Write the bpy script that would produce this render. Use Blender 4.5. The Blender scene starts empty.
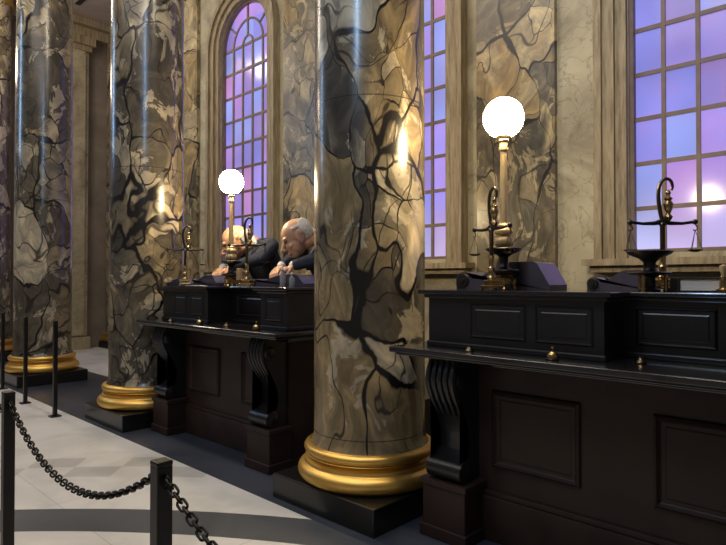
import bpy, bmesh, math, random
from mathutils import Vector, Matrix, Euler
random.seed(7)
SC = bpy.context.scene
COL = SC.collection
PI = math.pi
R = math.radians

# ------------------------------------------------------------------ object helpers
# place coordinates: u runs along the row of columns (away, to the left), n runs towards the window wall
def P(u, n, z=0.0):
    return Vector((-u, n, z))

def empty(name, loc, rz=0.0):
    o = bpy.data.objects.new(name, None)
    COL.objects.link(o)
    o.location = loc
    o.rotation_euler = (0, 0, rz)
    o.empty_display_size = 0.1
    return o

def tag(o, label=None, cat=None, group=None, kind=None):
    if label: o['label'] = label
    if cat: o['category'] = cat
    if group: o['group'] = group
    if kind: o['kind'] = kind
    return o

def obj(name, bm, mat, parent=None, loc=None, smooth=False, angle=40):
    me = bpy.data.meshes.new(name)
    bmesh.ops.recalc_face_normals(bm, faces=bm.faces)
    bm.to_mesh(me)
    bm.free()
    if mat: me.materials.append(mat)
    if smooth:
        for p in me.polygons: p.use_smooth = True
        me.set_sharp_from_angle(angle=R(angle))
    o = bpy.data.objects.new(name, me)
    COL.objects.link(o)
    if parent: o.parent = parent
    if loc is not None: o.location = loc
    return o

def kids(o):
    return [c for c in bpy.data.objects if c.parent == o]

def copy_tree(o, parent=None):
    c = o.copy()
    COL.objects.link(c)
    if parent: c.parent = parent
    for k in kids(o): copy_tree(k, c)
    return c

def bevel(o, w, seg=2):
    m = o.modifiers.new('bevel', 'BEVEL')
    m.width = w; m.segments = seg; m.limit_method = 'ANGLE'; m.angle_limit = R(40)
    return o

# ------------------------------------------------------------------ shape helpers
def box(bm, x0, x1, y0, y1, z0, z1):
    if x0 > x1: x0, x1 = x1, x0
    if y0 > y1: y0, y1 = y1, y0
    v = [bm.verts.new((x, y, z)) for z in (z0, z1) for y in (y0, y1) for x in (x0, x1)]
    for f in ((0,1,3,2),(4,6,7,5),(0,4,5,1),(2,3,7,6),(0,2,6,4),(1,5,7,3)):
        bm.faces.new([v[i] for i in f])

def boxes(*bs):
    bm = bmesh.new()
    for b in bs: box(bm, *b)
    return bm

def lathe(bm, prof, seg=32, c=(0,0,0), close=True):
    rings = []
    for r, z in prof:
        if r < 1e-5:
            rings.append([bm.verts.new((c[0], c[1], c[2]+z))])
        else:
            rings.append([bm.verts.new((c[0]+r*math.cos(2*PI*i/seg), c[1]+r*math.sin(2*PI*i/seg), c[2]+z)) for i in range(seg)])
    for a, b in zip(rings, rings[1:]):
        for i in range(seg):
            j = (i+1) % seg
            if len(a) == 1 and len(b) == 1: continue
            if len(a) == 1: bm.faces.new((a[0], b[j], b[i]))
            elif len(b) == 1: bm.faces.new((a[i], a[j], b[0]))
            else: bm.faces.new((a[i], a[j], b[j], b[i]))
    if close:
        for r in (rings[0], rings[-1]):
            if len(r) > 2: bm.faces.new(r)

def tube(bm, pts, rad, seg=8, cap=True, closed=False):
    pts = [Vector(p) for p in pts]
    n = len(pts)
    rs = rad if isinstance(rad, (list, tuple)) else [rad]*n
    rings = []
    ref = None
    for i, p in enumerate(pts):
        if closed: t = pts[(i+1) % n] - pts[i-1]
        elif i == 0: t = pts[1]-pts[0]
        elif i == n-1: t = pts[-1]-pts[-2]
        else: t = pts[i+1]-pts[i-1]
        t.normalize()
        if ref is None:
            ref = Vector((0,0,1)) if abs(t.z) < .9 else Vector((1,0,0))
        a = ref - t*ref.dot(t)
        if a.length < 1e-4: a = Vector((0,1,0)).cross(t)
        a.normalize(); b = t.cross(a); ref = a
        rings.append([bm.verts.new(p + (a*math.cos(2*PI*k/seg)+b*math.sin(2*PI*k/seg))*rs[i]) for k in range(seg)])
    m = n if closed else n-1
    for i in range(m):
        a, b = rings[i], rings[(i+1) % n]
        for k in range(seg):
            l = (k+1) % seg
            bm.faces.new((a[k], a[l], b[l], b[k]))
    if cap and not closed:
        bm.faces.new(rings[0]); bm.faces.new(rings[-1])

def ball(bm, c, r, seg=16, rot=None):
    if not isinstance(r, (list, tuple)): r = (r, r, r)
    m = Matrix.Translation(c) @ (rot.to_matrix().to_4x4() if rot else Matrix.Identity(4)) @ Matrix.Diagonal((r[0], r[1], r[2], 1))
    bmesh.ops.create_uvsphere(bm, u_segments=seg, v_segments=max(8, seg//2+2), radius=1.0, matrix=m)

def capsule(bm, a, b, ra, rb, seg=12):
    a, b = Vector(a), Vector(b)
    tube(bm, [a, b], [ra, rb], seg)
    ball(bm, a, ra, seg); ball(bm, b, rb, seg)

def limb(bm, pts, rads, seg=12):
    for i in range(len(pts)-1): capsule(bm, pts[i], pts[i+1], rads[i], rads[i+1], seg)

def prism(bm, poly, axis, a0, a1):
    """poly: 2-D outline. axis 'x': poly is (y,z); axis 'y': poly is (x,z)."""
    def v(p, a): return (a, p[0], p[1]) if axis == 'x' else (p[0], a, p[1])
    A = [bm.verts.new(v(p, a0)) for p in poly]
    B = [bm.verts.new(v(p, a1)) for p in poly]
    n = len(poly)
    fa = bm.faces.new(A); fb = bm.faces.new(B)
    for i in range(n):
        j = (i+1) % n
        bm.faces.new((A[i], A[j], B[j], B[i]))
    bmesh.ops.triangulate(bm, faces=[fa, fb])

# ------------------------------------------------------------------ material helpers
def new_mat(name):
    m = bpy.data.materials.new(name)
    m.use_nodes = True
    nt = m.node_tree
    b = nt.nodes['Principled BSDF']
    return m, nt, b

def N(nt, kind, **kw):
    n = nt.nodes.new(kind)
    for k, v in kw.items():
        if k.startswith('i_'):
            n.inputs[k[2:].replace('_', ' ')].default_value = v
        else: setattr(n, k, v)
    return n

def L(nt, a, b): nt.links.new(a, b)

def ramp(nt, src, stops, interp='LINEAR'):
    r = nt.nodes.new('ShaderNodeValToRGB')
    r.color_ramp.interpolation = interp
    e = r.color_ramp.elements
    while len(e) < len(stops): e.new(0.5)
    for el, (p, c) in zip(e, stops):
        el.position = p
        el.color = (c[0], c[1], c[2], 1) if not isinstance(c, (int, float)) else (c, c, c, 1)
    L(nt, src, r.inputs[0])
    return r.outputs[0]

def mixc(nt, fac, a, b, mode='MIX'):
    m = nt.nodes.new('ShaderNodeMix')
    m.data_type = 'RGBA'; m.blend_type = mode
    for s, v in ((m.inputs[0], fac), (m.inputs[6], a), (m.inputs[7], b)):
        if isinstance(v, (int, float)): s.default_value = v
        elif isinstance(v, (tuple, list)): s.default_value = (v[0], v[1], v[2], 1)
        else: L(nt, v, s)
    return m.outputs[2]

def math_(nt, op, a, b=None, c=None):
    m = nt.nodes.new('ShaderNodeMath'); m.operation = op
    for i, v in enumerate((a, b, c)):
        if v is None: continue
        if isinstance(v, (int, float)): m.inputs[i].default_value = v
        else: L(nt, v, m.inputs[i])
    return m.outputs[0]

def vmath(nt, op, a, b):
    m = nt.nodes.new('ShaderNodeVectorMath'); m.operation = op
    for i, v in enumerate((a, b)):
        if isinstance(v, (tuple, list)): m.inputs[i].default_value = v
        else: L(nt, v, m.inputs[i])
    return m.outputs[0]

def simple(name, col, rough=.5, metal=0.0, spec=.5, noise=0.0, nscale=8, coat=0.0, dark=None, bump=0):
    m, nt, b = new_mat(name)
    b.inputs['Base Color'].default_value = (*col, 1)
    b.inputs['Roughness'].default_value = rough
    b.inputs['Metallic'].default_value = metal
    b.inputs['Specular IOR Level'].default_value = spec
    b.inputs['Coat Weight'].default_value = coat
    b.inputs['Coat Roughness'].default_value = .08
    if noise or bump:
        tc = N(nt, 'ShaderNodeTexCoord')
        no = N(nt, 'ShaderNodeTexNoise', i_Scale=nscale, i_Detail=6.0)
        L(nt, tc.outputs['Object'], no.inputs['Vector'])
        if noise:
            d = dark or tuple(c*(1-noise) for c in col)
            c = ramp(nt, no.outputs[0], [(.35, d), (.65, col)])
            L(nt, c, b.inputs['Base Color'])
        if bump:
            bp = N(nt, 'ShaderNodeBump', i_Strength=bump, i_Distance=.01)
            L(nt, no.outputs[0], bp.inputs['Height']); L(nt, bp.outputs[0], b.inputs['Normal'])
    return m

def marble(name, palette, vein, scale=1.0, rough=.27, joint=None, warp=.42, width=.055, coat=.35):
    """brecciated marble: large warped patches, dark branching veins, cloudy pale clasts"""
    m, nt, b = new_mat(name)
    tc = N(nt, 'ShaderNodeTexCoord'); oi = N(nt, 'ShaderNodeObjectInfo')
    off = N(nt, 'ShaderNodeCombineXYZ')
    k = math_(nt, 'MULTIPLY', oi.outputs['Random'], 37.0)
    L(nt, k, off.inputs[0]); L(nt, k, off.inputs[2])
    v = vmath(nt, 'ADD', tc.outputs['Object'], off.outputs[0])
    v = vmath(nt, 'MULTIPLY', v, (scale, scale, scale*.72))
    def warp_(v, sc, amt):
        no = N(nt, 'ShaderNodeTexNoise', i_Scale=sc, i_Detail=3.0)
        L(nt, v, no.inputs['Vector'])
        w = vmath(nt, 'SUBTRACT', no.outputs['Color'], (.5, .5, .5))
        w = vmath(nt, 'MULTIPLY', w, (amt, amt, amt))
        return vmath(nt, 'ADD', v, w)
    v1 = warp_(v, 1.1, warp*1.9)
    v2 = warp_(v1, 4.5, warp*.20)
    SB, SS = 1.55, 4.6
    vo = N(nt, 'ShaderNodeTexVoronoi', i_Scale=SB); L(nt, v2, vo.inputs['Vector'])
    ve = N(nt, 'ShaderNodeTexVoronoi', i_Scale=SB, feature='DISTANCE_TO_EDGE'); L(nt, v2, ve.inputs['Vector'])
    vf = N(nt, 'ShaderNodeTexVoronoi', i_Scale=SS, feature='DISTANCE_TO_EDGE'); L(nt, v2, vf.inputs['Vector'])
    vs = N(nt, 'ShaderNodeTexVoronoi', i_Scale=SS); L(nt, v2, vs.inputs['Vector'])
    sep = N(nt, 'ShaderNodeSeparateColor'); L(nt, vo.outputs['Color'], sep.inputs[0])
    sep2 = N(nt, 'ShaderNodeSeparateColor'); L(nt, vs.outputs['Color'], sep2.inputs[0])
    # zone: where the stone shatters into small pieces
    zn = N(nt, 'ShaderNodeTexNoise', i_Scale=1.25, i_Detail=2.0); L(nt, v, zn.inputs['Vector'])
    zone = ramp(nt, zn.outputs[0], [(.52, 0.0), (.60, 1.0)])
    n_ = len(palette)
    pal = [(i/n_, c) for i, c in enumerate(palette)]
    big = ramp(nt, sep.outputs[0], pal, 'CONSTANT')
    small = ramp(nt, sep2.outputs[1], pal, 'CONSTANT')
    col = mixc(nt, math_(nt, 'MULTIPLY', zone, .75), big, small)
    # cloudy, swirling inside of each patch
    cl = N(nt, 'ShaderNodeTexNoise', i_Scale=4.0, i_Detail=9.0, i_Roughness=.62, i_Distortion=1.5); L(nt, v2, cl.inputs['Vector'])
    cloud = ramp(nt, cl.outputs[0], [(.30, (.36, .35, .34)), (.5, (.95, .92, .88)), (.68, (1.9, 1.78, 1.5))])
    col = mixc(nt, .85, col, cloud, 'MULTIPLY')
    # pale broken flakes
    fl = N(nt, 'ShaderNodeTexNoise', i_Scale=3.3, i_Detail=6.0, i_Roughness=.62, i_Distortion=.6); L(nt, v1, fl.inputs['Vector'])
    flake = ramp(nt, fl.outputs[0], [(.562, 0.0), (.578, 1.0)])
    col = mixc(nt, math_(nt, 'MULTIPLY', flake, .7), col, mixc(nt, .6, palette[-1], cloud, 'MULTIPLY'))
    # veins: patch borders of changing width, finer nets in the broken zones, long sweeping threads
    wn = N(nt, 'ShaderNodeTexNoise', i_Scale=2.2, i_Detail=2.0); L(nt, v, wn.inputs['Vector'])
    wid = ramp(nt, wn.outputs[0], [(.36, .10), (.52, .34), (.68, .72)])
    e1 = math_(nt, 'DIVIDE', ve.outputs['Distance'], math_(nt, 'MULTIPLY', wid, width*1.05))
    m1 = ramp(nt, e1, [(.5, 1.0), (1.0, 0.0)])
    e2 = math_(nt, 'DIVIDE', vf.outputs['Distance'], math_(nt, 'MULTIPLY', wid, width*1.15))
    m2 = math_(nt, 'MULTIPLY', ramp(nt, e2, [(.5, 1.0), (1.0, 0.0)]), zone)
    th = N(nt, 'ShaderNodeTexNoise', i_Scale=1.35, i_Detail=1.0, i_Distortion=1.0); L(nt, v2, th.inputs['Vector'])
    m3 = ramp(nt, math_(nt, 'ABSOLUTE', math_(nt, 'SUBTRACT', th.outputs[0], .47)), [(.003, .9), (.008, 0.0)])
    vm = math_(nt, 'MAXIMUM', m3, math_(nt, 'MAXIMUM', m1, m2))
    col = mixc(nt, vm, col, vein)
    if joint:
        sx = N(nt, 'ShaderNodeSeparateXYZ'); L(nt, tc.outputs['Object'], sx.inputs[0])
        jz = math_(nt, 'ABSOLUTE', math_(nt, 'SUBTRACT', math_(nt, 'MODULO', math_(nt, 'ADD', sx.outputs[2], joint[1]), joint[0]), joint[0]/2))
        jm = math_(nt, 'LESS_THAN', jz, .004)
        col = mixc(nt, math_(nt, 'MULTIPLY', jm, .7), col, (.012, .01, .008))
    L(nt, col, b.inputs['Base Color'])
    b.inputs['Roughness'].default_value = rough
    b.inputs['Coat Weight'].default_value = coat
    b.inputs['Coat Roughness'].default_value = .17
    return m

# ------------------------------------------------------------------ materials
M = {}
M['column'] = marble('brown breccia marble', [(.060,.053,.042), (.125,.105,.070), (.050,.045,.039), (.195,.15,.083), (.085,.077,.060), (.15,.128,.088), (.070,.060,.044), (.36,.32,.24)],
                     (.008,.007,.007), scale=1.0, joint=(2.2, .62))
M['pilaster'] = marble('grey gold breccia marble', [(.10,.085,.06), (.19,.15,.085), (.075,.07,.06), (.27,.205,.11), (.14,.125,.10), (.34,.29,.19)],
                       (.012,.011,.011), scale=.95, rough=.3, coat=.15)
def stone_mat():
    m, nt, b = new_mat('pale painted stone')
    tc = N(nt, 'ShaderNodeTexCoord')
    no = N(nt, 'ShaderNodeTexNoise', i_Scale=1.3, i_Detail=8.0, i_Roughness=.6, i_Distortion=1.2)
    L(nt, tc.outputs['Object'], no.inputs['Vector'])
    c = ramp(nt, no.outputs[0], [(.3, (.17,.15,.105)), (.47, (.33,.295,.205)), (.7, (.45,.41,.30))])
    n2 = N(nt, 'ShaderNodeTexNoise', i_Scale=2.0, i_Detail=5.0, i_Distortion=2.4)
    L(nt, tc.outputs['Object'], n2.inputs['Vector'])
    vein = ramp(nt, math_(nt, 'ABSOLUTE', math_(nt, 'SUBTRACT', n2.outputs[0], .5)), [(.0, .55), (.018, 0.0)])
    c = mixc(nt, vein, c, (.12,.10,.065))
    L(nt, c, b.inputs['Base Color']); b.inputs['Roughness'].default_value = .55
    return m
M['stone'] = stone_mat()
def carved_mat():
    m, nt, b = new_mat('grained architrave stone')
    tc = N(nt, 'ShaderNodeTexCoord')
    v = vmath(nt, 'MULTIPLY', tc.outputs['Object'], (26, 26, 3.0))
    no = N(nt, 'ShaderNodeTexNoise', i_Scale=1.0, i_Detail=5.0, i_Roughness=.65)
    L(nt, v, no.inputs['Vector'])
    c = ramp(nt, no.outputs[0], [(.3, (.13,.10,.06)), (.5, (.25,.20,.13)), (.72, (.37,.31,.21))])
    L(nt, c, b.inputs['Base Color']); b.inputs['Roughness'].default_value = .6
    return m
M['carved'] = carved_mat()
M['endstone'] = simple('dim brown stone', (.22,.18,.15), .6, noise=.35, nscale=2)
M['wood'] = simple('black lacquered wood', (.0095,.0092,.0105), .36, noise=.3, nscale=5, coat=.12)
M['woodtop'] = simple('polished black counter top', (.014,.0135,.016), .16, noise=.25, nscale=5, coat=.6)
M['woodred'] = simple('dark mahogany', (.032,.017,.0135), .5, noise=.3, nscale=6, spec=.3, coat=.04)
M['desk'] = simple('violet lit black lacquer', (.045,.043,.068), .3, noise=.2, nscale=6, coat=.3)  # violet light from the windows is put into this base colour
M['gold'] = simple('gilded moulding', (.80,.50,.13), .42, .9, noise=.22, nscale=3, bump=.04)
M['brass'] = simple('aged brass', (.50,.36,.17), .26, 1.0, noise=.3, nscale=14)
M['polebrass'] = simple('satin brass', (.66,.50,.27), .45, .7, noise=.15, nscale=9)
M['bronze'] = simple('dark bronze', (.12,.09,.06), .3, 1.0, noise=.3, nscale=14)
M['iron'] = simple('black iron', (.007,.007,.0075), .38, .25, noise=.2, nscale=20)
M['chain'] = simple('blackened steel', (.012,.012,.012), .32, .65, noise=.2, nscale=40)
M['plinth'] = simple('black plinth stone', (.0075,.0072,.007), .32, noise=.4, nscale=7, coat=.2)
M['paper'] = simple('white paper', (.88,.84,.76), .7, noise=.08, nscale=6)
M['cover'] = simple('black leather cover', (.02,.015,.012), .5, noise=.2, nscale=20)
M['suit'] = simple('navy suit cloth', (.028,.033,.055), .85, spec=.2, noise=.35, nscale=30)
M['shirt'] = simple('white shirt', (.66,.66,.68), .8, spec=.2, noise=.06)
M['skin'] = simple('old pale skin', (.56,.34,.22), .45, noise=.16, nscale=22, dark=(.47,.25,.16))
M['hair'] = simple('white hair', (.70,.66,.57), .75, noise=.3, nscale=45, bump=.6)
M['eye'] = simple('eye', (.10,.08,.07), .15)
M['trousers'] = simple('black trousers', (.02,.02,.025), .85, noise=.2)
M['shoe'] = simple('black shoe', (.012,.012,.012), .3, noise=.2)
M['ink'] = simple('smoky glass', (.25,.25,.27), .08, noise=.2)
M['ceil'] = simple('dim mauve ceiling', (.36,.28,.24), .7, noise=.2, nscale=1.5)
M['slot'] = simple('black slot', (.01,.01,.01), .6, noise=.1)
M['bar'] = simple('brown window bar', (.17,.12,.10), .45, noise=.25, nscale=9)

def emis(name, col, s):
    m, nt, b = new_mat(name)
    b.inputs['Base Color'].default_value = (.9,.85,.75,1)
    b.inputs['Emission Color'].default_value = (*col, 1)
    b.inputs['Emission Strength'].default_value = s
    return m
M['globe'] = emis('lit opal glass', (1.0,.76,.42), 135.0)
M['globe'].node_tree.nodes['Principled BSDF'].inputs['Roughness'].default_value = .2

PW, PH = .272, .405          # window pane
def glass_mat():
    m, nt, b = new_mat('lit violet leaded glass')
    tc = N(nt, 'ShaderNodeTexCoord'); oi = N(nt, 'ShaderNodeObjectInfo')
    s = N(nt, 'ShaderNodeSeparateXYZ'); L(nt, tc.outputs['Object'], s.inputs[0])
    ix = math_(nt, 'FLOOR', math_(nt, 'DIVIDE', math_(nt, 'ADD', s.outputs[0], .68), PW))
    iz = math_(nt, 'FLOOR', math_(nt, 'DIVIDE', s.outputs[2], PH))
    c = N(nt, 'ShaderNodeCombineXYZ'); L(nt, ix, c.inputs[0]); L(nt, iz, c.inputs[1])
    L(nt, math_(nt, 'MULTIPLY', oi.outputs['Random'], 9.0), c.inputs[2])
    wn = N(nt, 'ShaderNodeTexWhiteNoise', noise_dimensions='3D'); L(nt, c.outputs[0], wn.inputs['Vector'])
    pane = ramp(nt, wn.outputs['Value'], [(0, (.19,.20,.66)), (.22, (.33,.24,.74)), (.42, (.25,.32,.76)), (.60, (.40,.21,.60)), (.76, (.22,.15,.46)), (.88, (.50,.20,.44))], 'CONSTANT')
    no = N(nt, 'ShaderNodeTexNoise', i_Scale=2.2, i_Detail=3.0)
    vv = vmath(nt, 'ADD', tc.outputs['Object'], c.outputs[0]); L(nt, vv, no.inputs['Vector'])
    cloud = ramp(nt, no.outputs[0], [(.3, (.25,.27,.75)), (.5, (.36,.30,.80)), (.62, (.50,.27,.62)), (.75, (.60,.33,.60))])
    col = mixc(nt, .25, pane, cloud)
    br = N(nt, 'ShaderNodeTexNoise', i_Scale=.8, i_Detail=2.0); L(nt, tc.outputs['Object'], br.inputs['Vector'])
    st = N(nt, 'ShaderNodeMapRange'); L(nt, br.outputs[0], st.inputs[0])
    st.inputs[1].default_value = .3; st.inputs[2].default_value = .7; st.inputs[3].default_value = .75; st.inputs[4].default_value = 1.4
    # paler towards the sill: a lamp's reflected glow painted into the glass colour
    lo = N(nt, 'ShaderNodeMapRange', interpolation_type='SMOOTHSTEP'); L(nt, s.outputs[2], lo.inputs[0])
    lo.inputs[1].default_value = 0.0; lo.inputs[2].default_value = .8; lo.inputs[3].default_value = .42; lo.inputs[4].default_value = 0.0
    col = mixc(nt, lo.outputs[0], col, (.85,.78,1.0))
    L(nt, col, b.inputs['Emission Color']); L(nt, st.outputs[0], b.inputs['Emission Strength'])
    b.inputs['Base Color'].default_value = (.05,.05,.09,1)
    b.inputs['Roughness'].default_value = .12
    return m
M['glass'] = glass_mat()

def floor_mat():
    """polished stone: pale field inlaid with dark circular bands, navy stone along the counters"""
    m, nt, b = new_mat('inlaid polished stone floor')
    tc = N(nt, 'ShaderNodeTexCoord')
    s = N(nt, 'ShaderNodeSeparateXYZ'); L(nt, tc.outputs['Object'], s.inputs[0])
    X, Y = s.outputs[0], s.outputs[1]
    no = N(nt, 'ShaderNodeTexNoise', i_Scale=1.7, i_Detail=8.0, i_Distortion=.8); L(nt, tc.outputs['Object'], no.inputs['Vector'])
    pale = ramp(nt, no.outputs[0], [(.3, (.45,.45,.445)), (.6, (.60,.595,.585))])
    grey = ramp(nt, no.outputs[0], [(.3, (.25,.245,.24)), (.6, (.33,.32,.31))])
    navy = ramp(nt, no.outputs[0], [(.3, (.026,.031,.045)), (.6, (.045,.051,.070))])
    band = ramp(nt, no.outputs[0], [(.3, (.05,.056,.068)), (.6, (.08,.086,.098))])
    def dist(cx, cy):
        dx = math_(nt, 'SUBTRACT', X, cx); dy = math_(nt, 'SUBTRACT', Y, cy)
        return math_(nt, 'SQRT', math_(nt, 'ADD', math_(nt, 'MULTIPLY', dx, dx), math_(nt, 'MULTIPLY', dy, dy))), dx, dy
    def within(v, a, c):
        return math_(nt, 'MULTIPLY', math_(nt, 'GREATER_THAN', v, a), math_(nt, 'LESS_THAN', v, c))
    d, dx, dy = dist(CX, CY)
    ang = math_(nt, 'ARCTAN2', dy, dx)
    # chain of grey tiles running round the pale ring
    cell = math_(nt, 'GREATER_THAN', math_(nt, 'FRACT', math_(nt, 'MULTIPLY', ang, 10.0)), .5)
    tiles = math_(nt, 'MULTIPLY', within(d, CR+.62, CR+.86), cell)
    tiles2 = math_(nt, 'MULTIPLY', within(d, CR+.86, CR+1.10), math_(nt, 'SUBTRACT', 1.0, cell))
    tl = math_(nt, 'MAXIMUM', tiles, tiles2)
    c = mixc(nt, math_(nt, 'MULTIPLY', tl, .55), pale, grey)
    c = mixc(nt, within(d, CR-.34, CR), c, band)
    edge = math_(nt, 'GREATER_THAN', Y, 2.405)
    far = math_(nt, 'MULTIPLY', math_(nt, 'GREATER_THAN', Y, 3.75), math_(nt, 'LESS_THAN', X, -8.2))
    edge = math_(nt, 'SUBTRACT', edge, far)
    c = mixc(nt, edge, c, navy)
    # fine slab joints
    jx = math_(nt, 'LESS_THAN', math_(nt, 'FRACT', math_(nt, 'MULTIPLY', X, .72)), .004)
    jy = math_(nt, 'LESS_THAN', math_(nt, 'FRACT', math_(nt, 'MULTIPLY', Y, .72)), .004)
    c = mixc(nt, math_(nt, 'MULTIPLY', math_(nt, 'MAXIMUM', jx, jy), .35), c, (.03,.03,.03))
    L(nt, c, b.inputs['Base Color'])
    b.inputs['Roughness'].default_value = .3
    return m
# inlaid circle through three floor points read off the photograph
def circle3(a, b, c):
    ax, ay = a; bx, by = b; cx, cy = c
    d = 2*(ax*(by-cy)+bx*(cy-ay)+cx*(ay-by))
    ux = ((ax*ax+ay*ay)*(by-cy)+(bx*bx+by*by)*(cy-ay)+(cx*cx+cy*cy)*(ay-by))/d
    uy = ((ax*ax+ay*ay)*(cx-bx)+(bx*bx+by*by)*(ax-cx)+(cx*cx+cy*cy)*(bx-ax))/d
    return ux, uy, math.hypot(ax-ux, ay-uy)
CX, CY, CR = circle3((-4.331, 1.09), (-3.6, 1.80), (-2.75, 2.40))
M['floor'] = floor_mat()

# ------------------------------------------------------------------ the setting
U0, U1, NW, ZC = -4.0, 13.25, 5.43, 7.15
bm = boxes((-U1-.3, -U0, -5, NW+.3, -.1, 0))
tag(obj('floor', bm, M['floor']), kind='structure')
bm = boxes((-U1-.3, -U0, -1.5, NW+.3, ZC, ZC+.1))
tag(obj('ceiling', bm, M['ceil']), kind='structure')

WC = [1.18, 4.53, 7.88, 11.23, -2.17]     # window centres along the wall
WW, SILL, SPRING = .68, 1.74, 1.74 + 9*PH
def arch_pts(hw, seg=20):
    return [(hw*math.cos(PI*i/seg), hw*math.sin(PI*i/seg)) for i in range(seg+1)]

# wall with arched openings
bm = bmesh.new()
xs = sorted(-c for c in WC)
cur = -U1
def quad(pts):
    bm.faces.new([bm.verts.new(p) for p in pts])
for xc in xs:
    x0, x1 = xc-WW, xc+WW
    quad([(cur,NW,0),(x0,NW,0),(x0,NW,ZC),(cur,NW,ZC)])
    quad([(x0,NW,0),(x1,NW,0),(x1,NW,SILL),(x0,NW,SILL)])
    a = [(xc+p[0], SPRING+p[1]) for p in arch_pts(WW)]
    for p, q in zip(a, a[1:]):
        quad([(q[0],NW,q[1]),(p[0],NW,p[1]),(p[0],NW,ZC),(q[0],NW,ZC)])
    out = [(x1,SILL)] + a + [(x0,SILL)]
    for p, q in zip(out, out[1:]+out[:1]):
        quad([(p[0],NW,p[1]),(q[0],NW,q[1]),(q[0],NW+.22,q[1]),(p[0],NW+.22,p[1])])
    cur = x1
quad([(cur,NW,0),(-U0,NW,0),(-U0,NW,ZC),(cur,NW,ZC)])
bmesh.ops.remove_doubles(bm, verts=bm.verts, dist=1e-4)
tag(obj('wall_window_side', bm, M['stone']), kind='structure')
tag(obj('wall_end', boxes((-U1-.2, -U1, -5, NW+.2, 0, ZC)), M['endstone']), kind='structure')

def ring(bm, path_in, path_out, y0, y1):
    """flat band between two open paths of the same length, extruded from y0 (front) to y1"""
    n = len(path_in)
    V = [[bm.verts.new((p[0], y, p[1])) for p in pa] for y in (y0, y1) for pa in (path_in, path_out)]
    for i in range(n-1):
        for a, b in ((V[0], V[1]), (V[2], V[3]), (V[0], V[2]), (V[1], V[3])):
            bm.faces.new((a[i], a[i+1], b[i+1], b[i]))
    for i in (0, n-1):
        bm.faces.new((V[0][i], V[1][i], V[3][i], V[2][i]))

def win_path(hw, z0, spring):
    return [(hw, z0)] + [(p[0], spring+p[1]) for p in arch_pts(hw)] + [(-hw, z0)]

SPL = 9*PH
for i, c in enumerate(WC):
    w = empty('window_%d' % (i+1), P(c, NW, SILL))
    tag(w, kind='structure')
    # leaded bars
    bm = bmesh.new()
    y0, y1 = .07, .105
    def bar(p, q, t=.019, y0=y0, y1=y1):
        if abs(p[0]-q[0]) < 1e-5: y0 -= .003
        p, q = Vector((p[0], (y0+y1)/2, p[1])), Vector((q[0], (y0+y1)/2, q[1]))
        d = (q-p).normalized(); s = Vector((-d.z, 0, d.x))*t; k = Vector((0, (y1-y0)/2, 0))
        A = [bm.verts.new(p+a*s+b*k) for a, b in ((-1,-1),(1,-1),(1,1),(-1,1))]
        B = [bm.verts.new(q+a*s+b*k) for a, b in ((-1,-1),(1,-1),(1,1),(-1,1))]
        for j in range(4): bm.faces.new((A[j], A[(j+1)%4], B[(j+1)%4], B[j]))
        bm.faces.new(A); bm.faces.new(B)
    for k in range(1, 10): bar((-WW, k*PH), (WW, k*PH))
    r1, r2 = PW*.5, PW*1.5
    for x in (-r2, -r1, r1, r2): bar((x, 0), (x, SPL), .017)
    for r in (r1, r2):
        a = arch_pts(r, 14)
        for p, q in zip(a, a[1:]): bar((p[0], SPL+p[1]), (q[0], SPL+q[1]), .017)
    for an in (90,): bar((0, SPL+r1), (0, SPL+WW), .017)
    for an in (38, 142):
        bar((r2*math.cos(R(an)), SPL+r2*math.sin(R(an))), (WW*math.cos(R(an)), SPL+WW*math.sin(R(an))), .017)
    obj('window_bars', bm, M['bar'], w)
    # inner dark casing
    bm = bmesh.new()
    ring(bm, win_path(WW-.035, 0, SPL), win_path(WW+.004, 0, SPL), .03, .16)
    box(bm, -WW, WW, .03, .16, -.004, .035)
    obj('window_frame', bm, M['bar'], w)
    # glass
    bm = bmesh.new()
    bm.faces.new([bm.verts.new((p[0], .09, p[1])) for p in win_path(WW-.01, .01, SPL)])
    obj('window_glass', bm, M['glass'], w)
    # stepped stone surround and sill
    bm = bmesh.new()
    ring(bm, win_path(WW+.005, -.05, SPL), win_path(WW+.10, -.05, SPL), -.05, .02)
    ring(bm, win_path(WW+.10, -.05, SPL), win_path(WW+.20, -.05, SPL), -.09, .02)
    ring(bm, win_path(WW+.20, -.05, SPL), win_path(WW+.27, -.05, SPL), -.13, .02)
    obj('window_surround', bm, M['carved'], w)
    bm = boxes((-WW-.36, WW+.36, -.19, .04, -.11, -.05), (-WW-.31, WW+.31, -.13, .02, -.17, -.11))
    obj('window_sill', bm, M['carved'], w)

# marble pilasters of the wall, with gilded base and black foot
for i, c in enumerate((-.35, 2.98, 6.33, 9.68, 12.75)):
    hw = .445 if i < 4 else .36
    t = empty('trim_%d' % (i+1), P(c, NW, 0)); tag(t, kind='structure')
    obj('pilaster_shaft', boxes((-hw, hw, -.06, .0, .30, ZC)), M['pilaster'], t)
    o = obj('pilaster_base', boxes((-hw-.03, hw+.03, -.12, 0, .24, .33), (-hw-.05, hw+.05, -.15, 0, .14, .24)), M['gold'], t); bevel(o, .025, 3)
    obj('pilaster_plinth', boxes((-hw-.07, hw+.07, -.18, 0, 0, .14)), M['plinth'], t)
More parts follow.
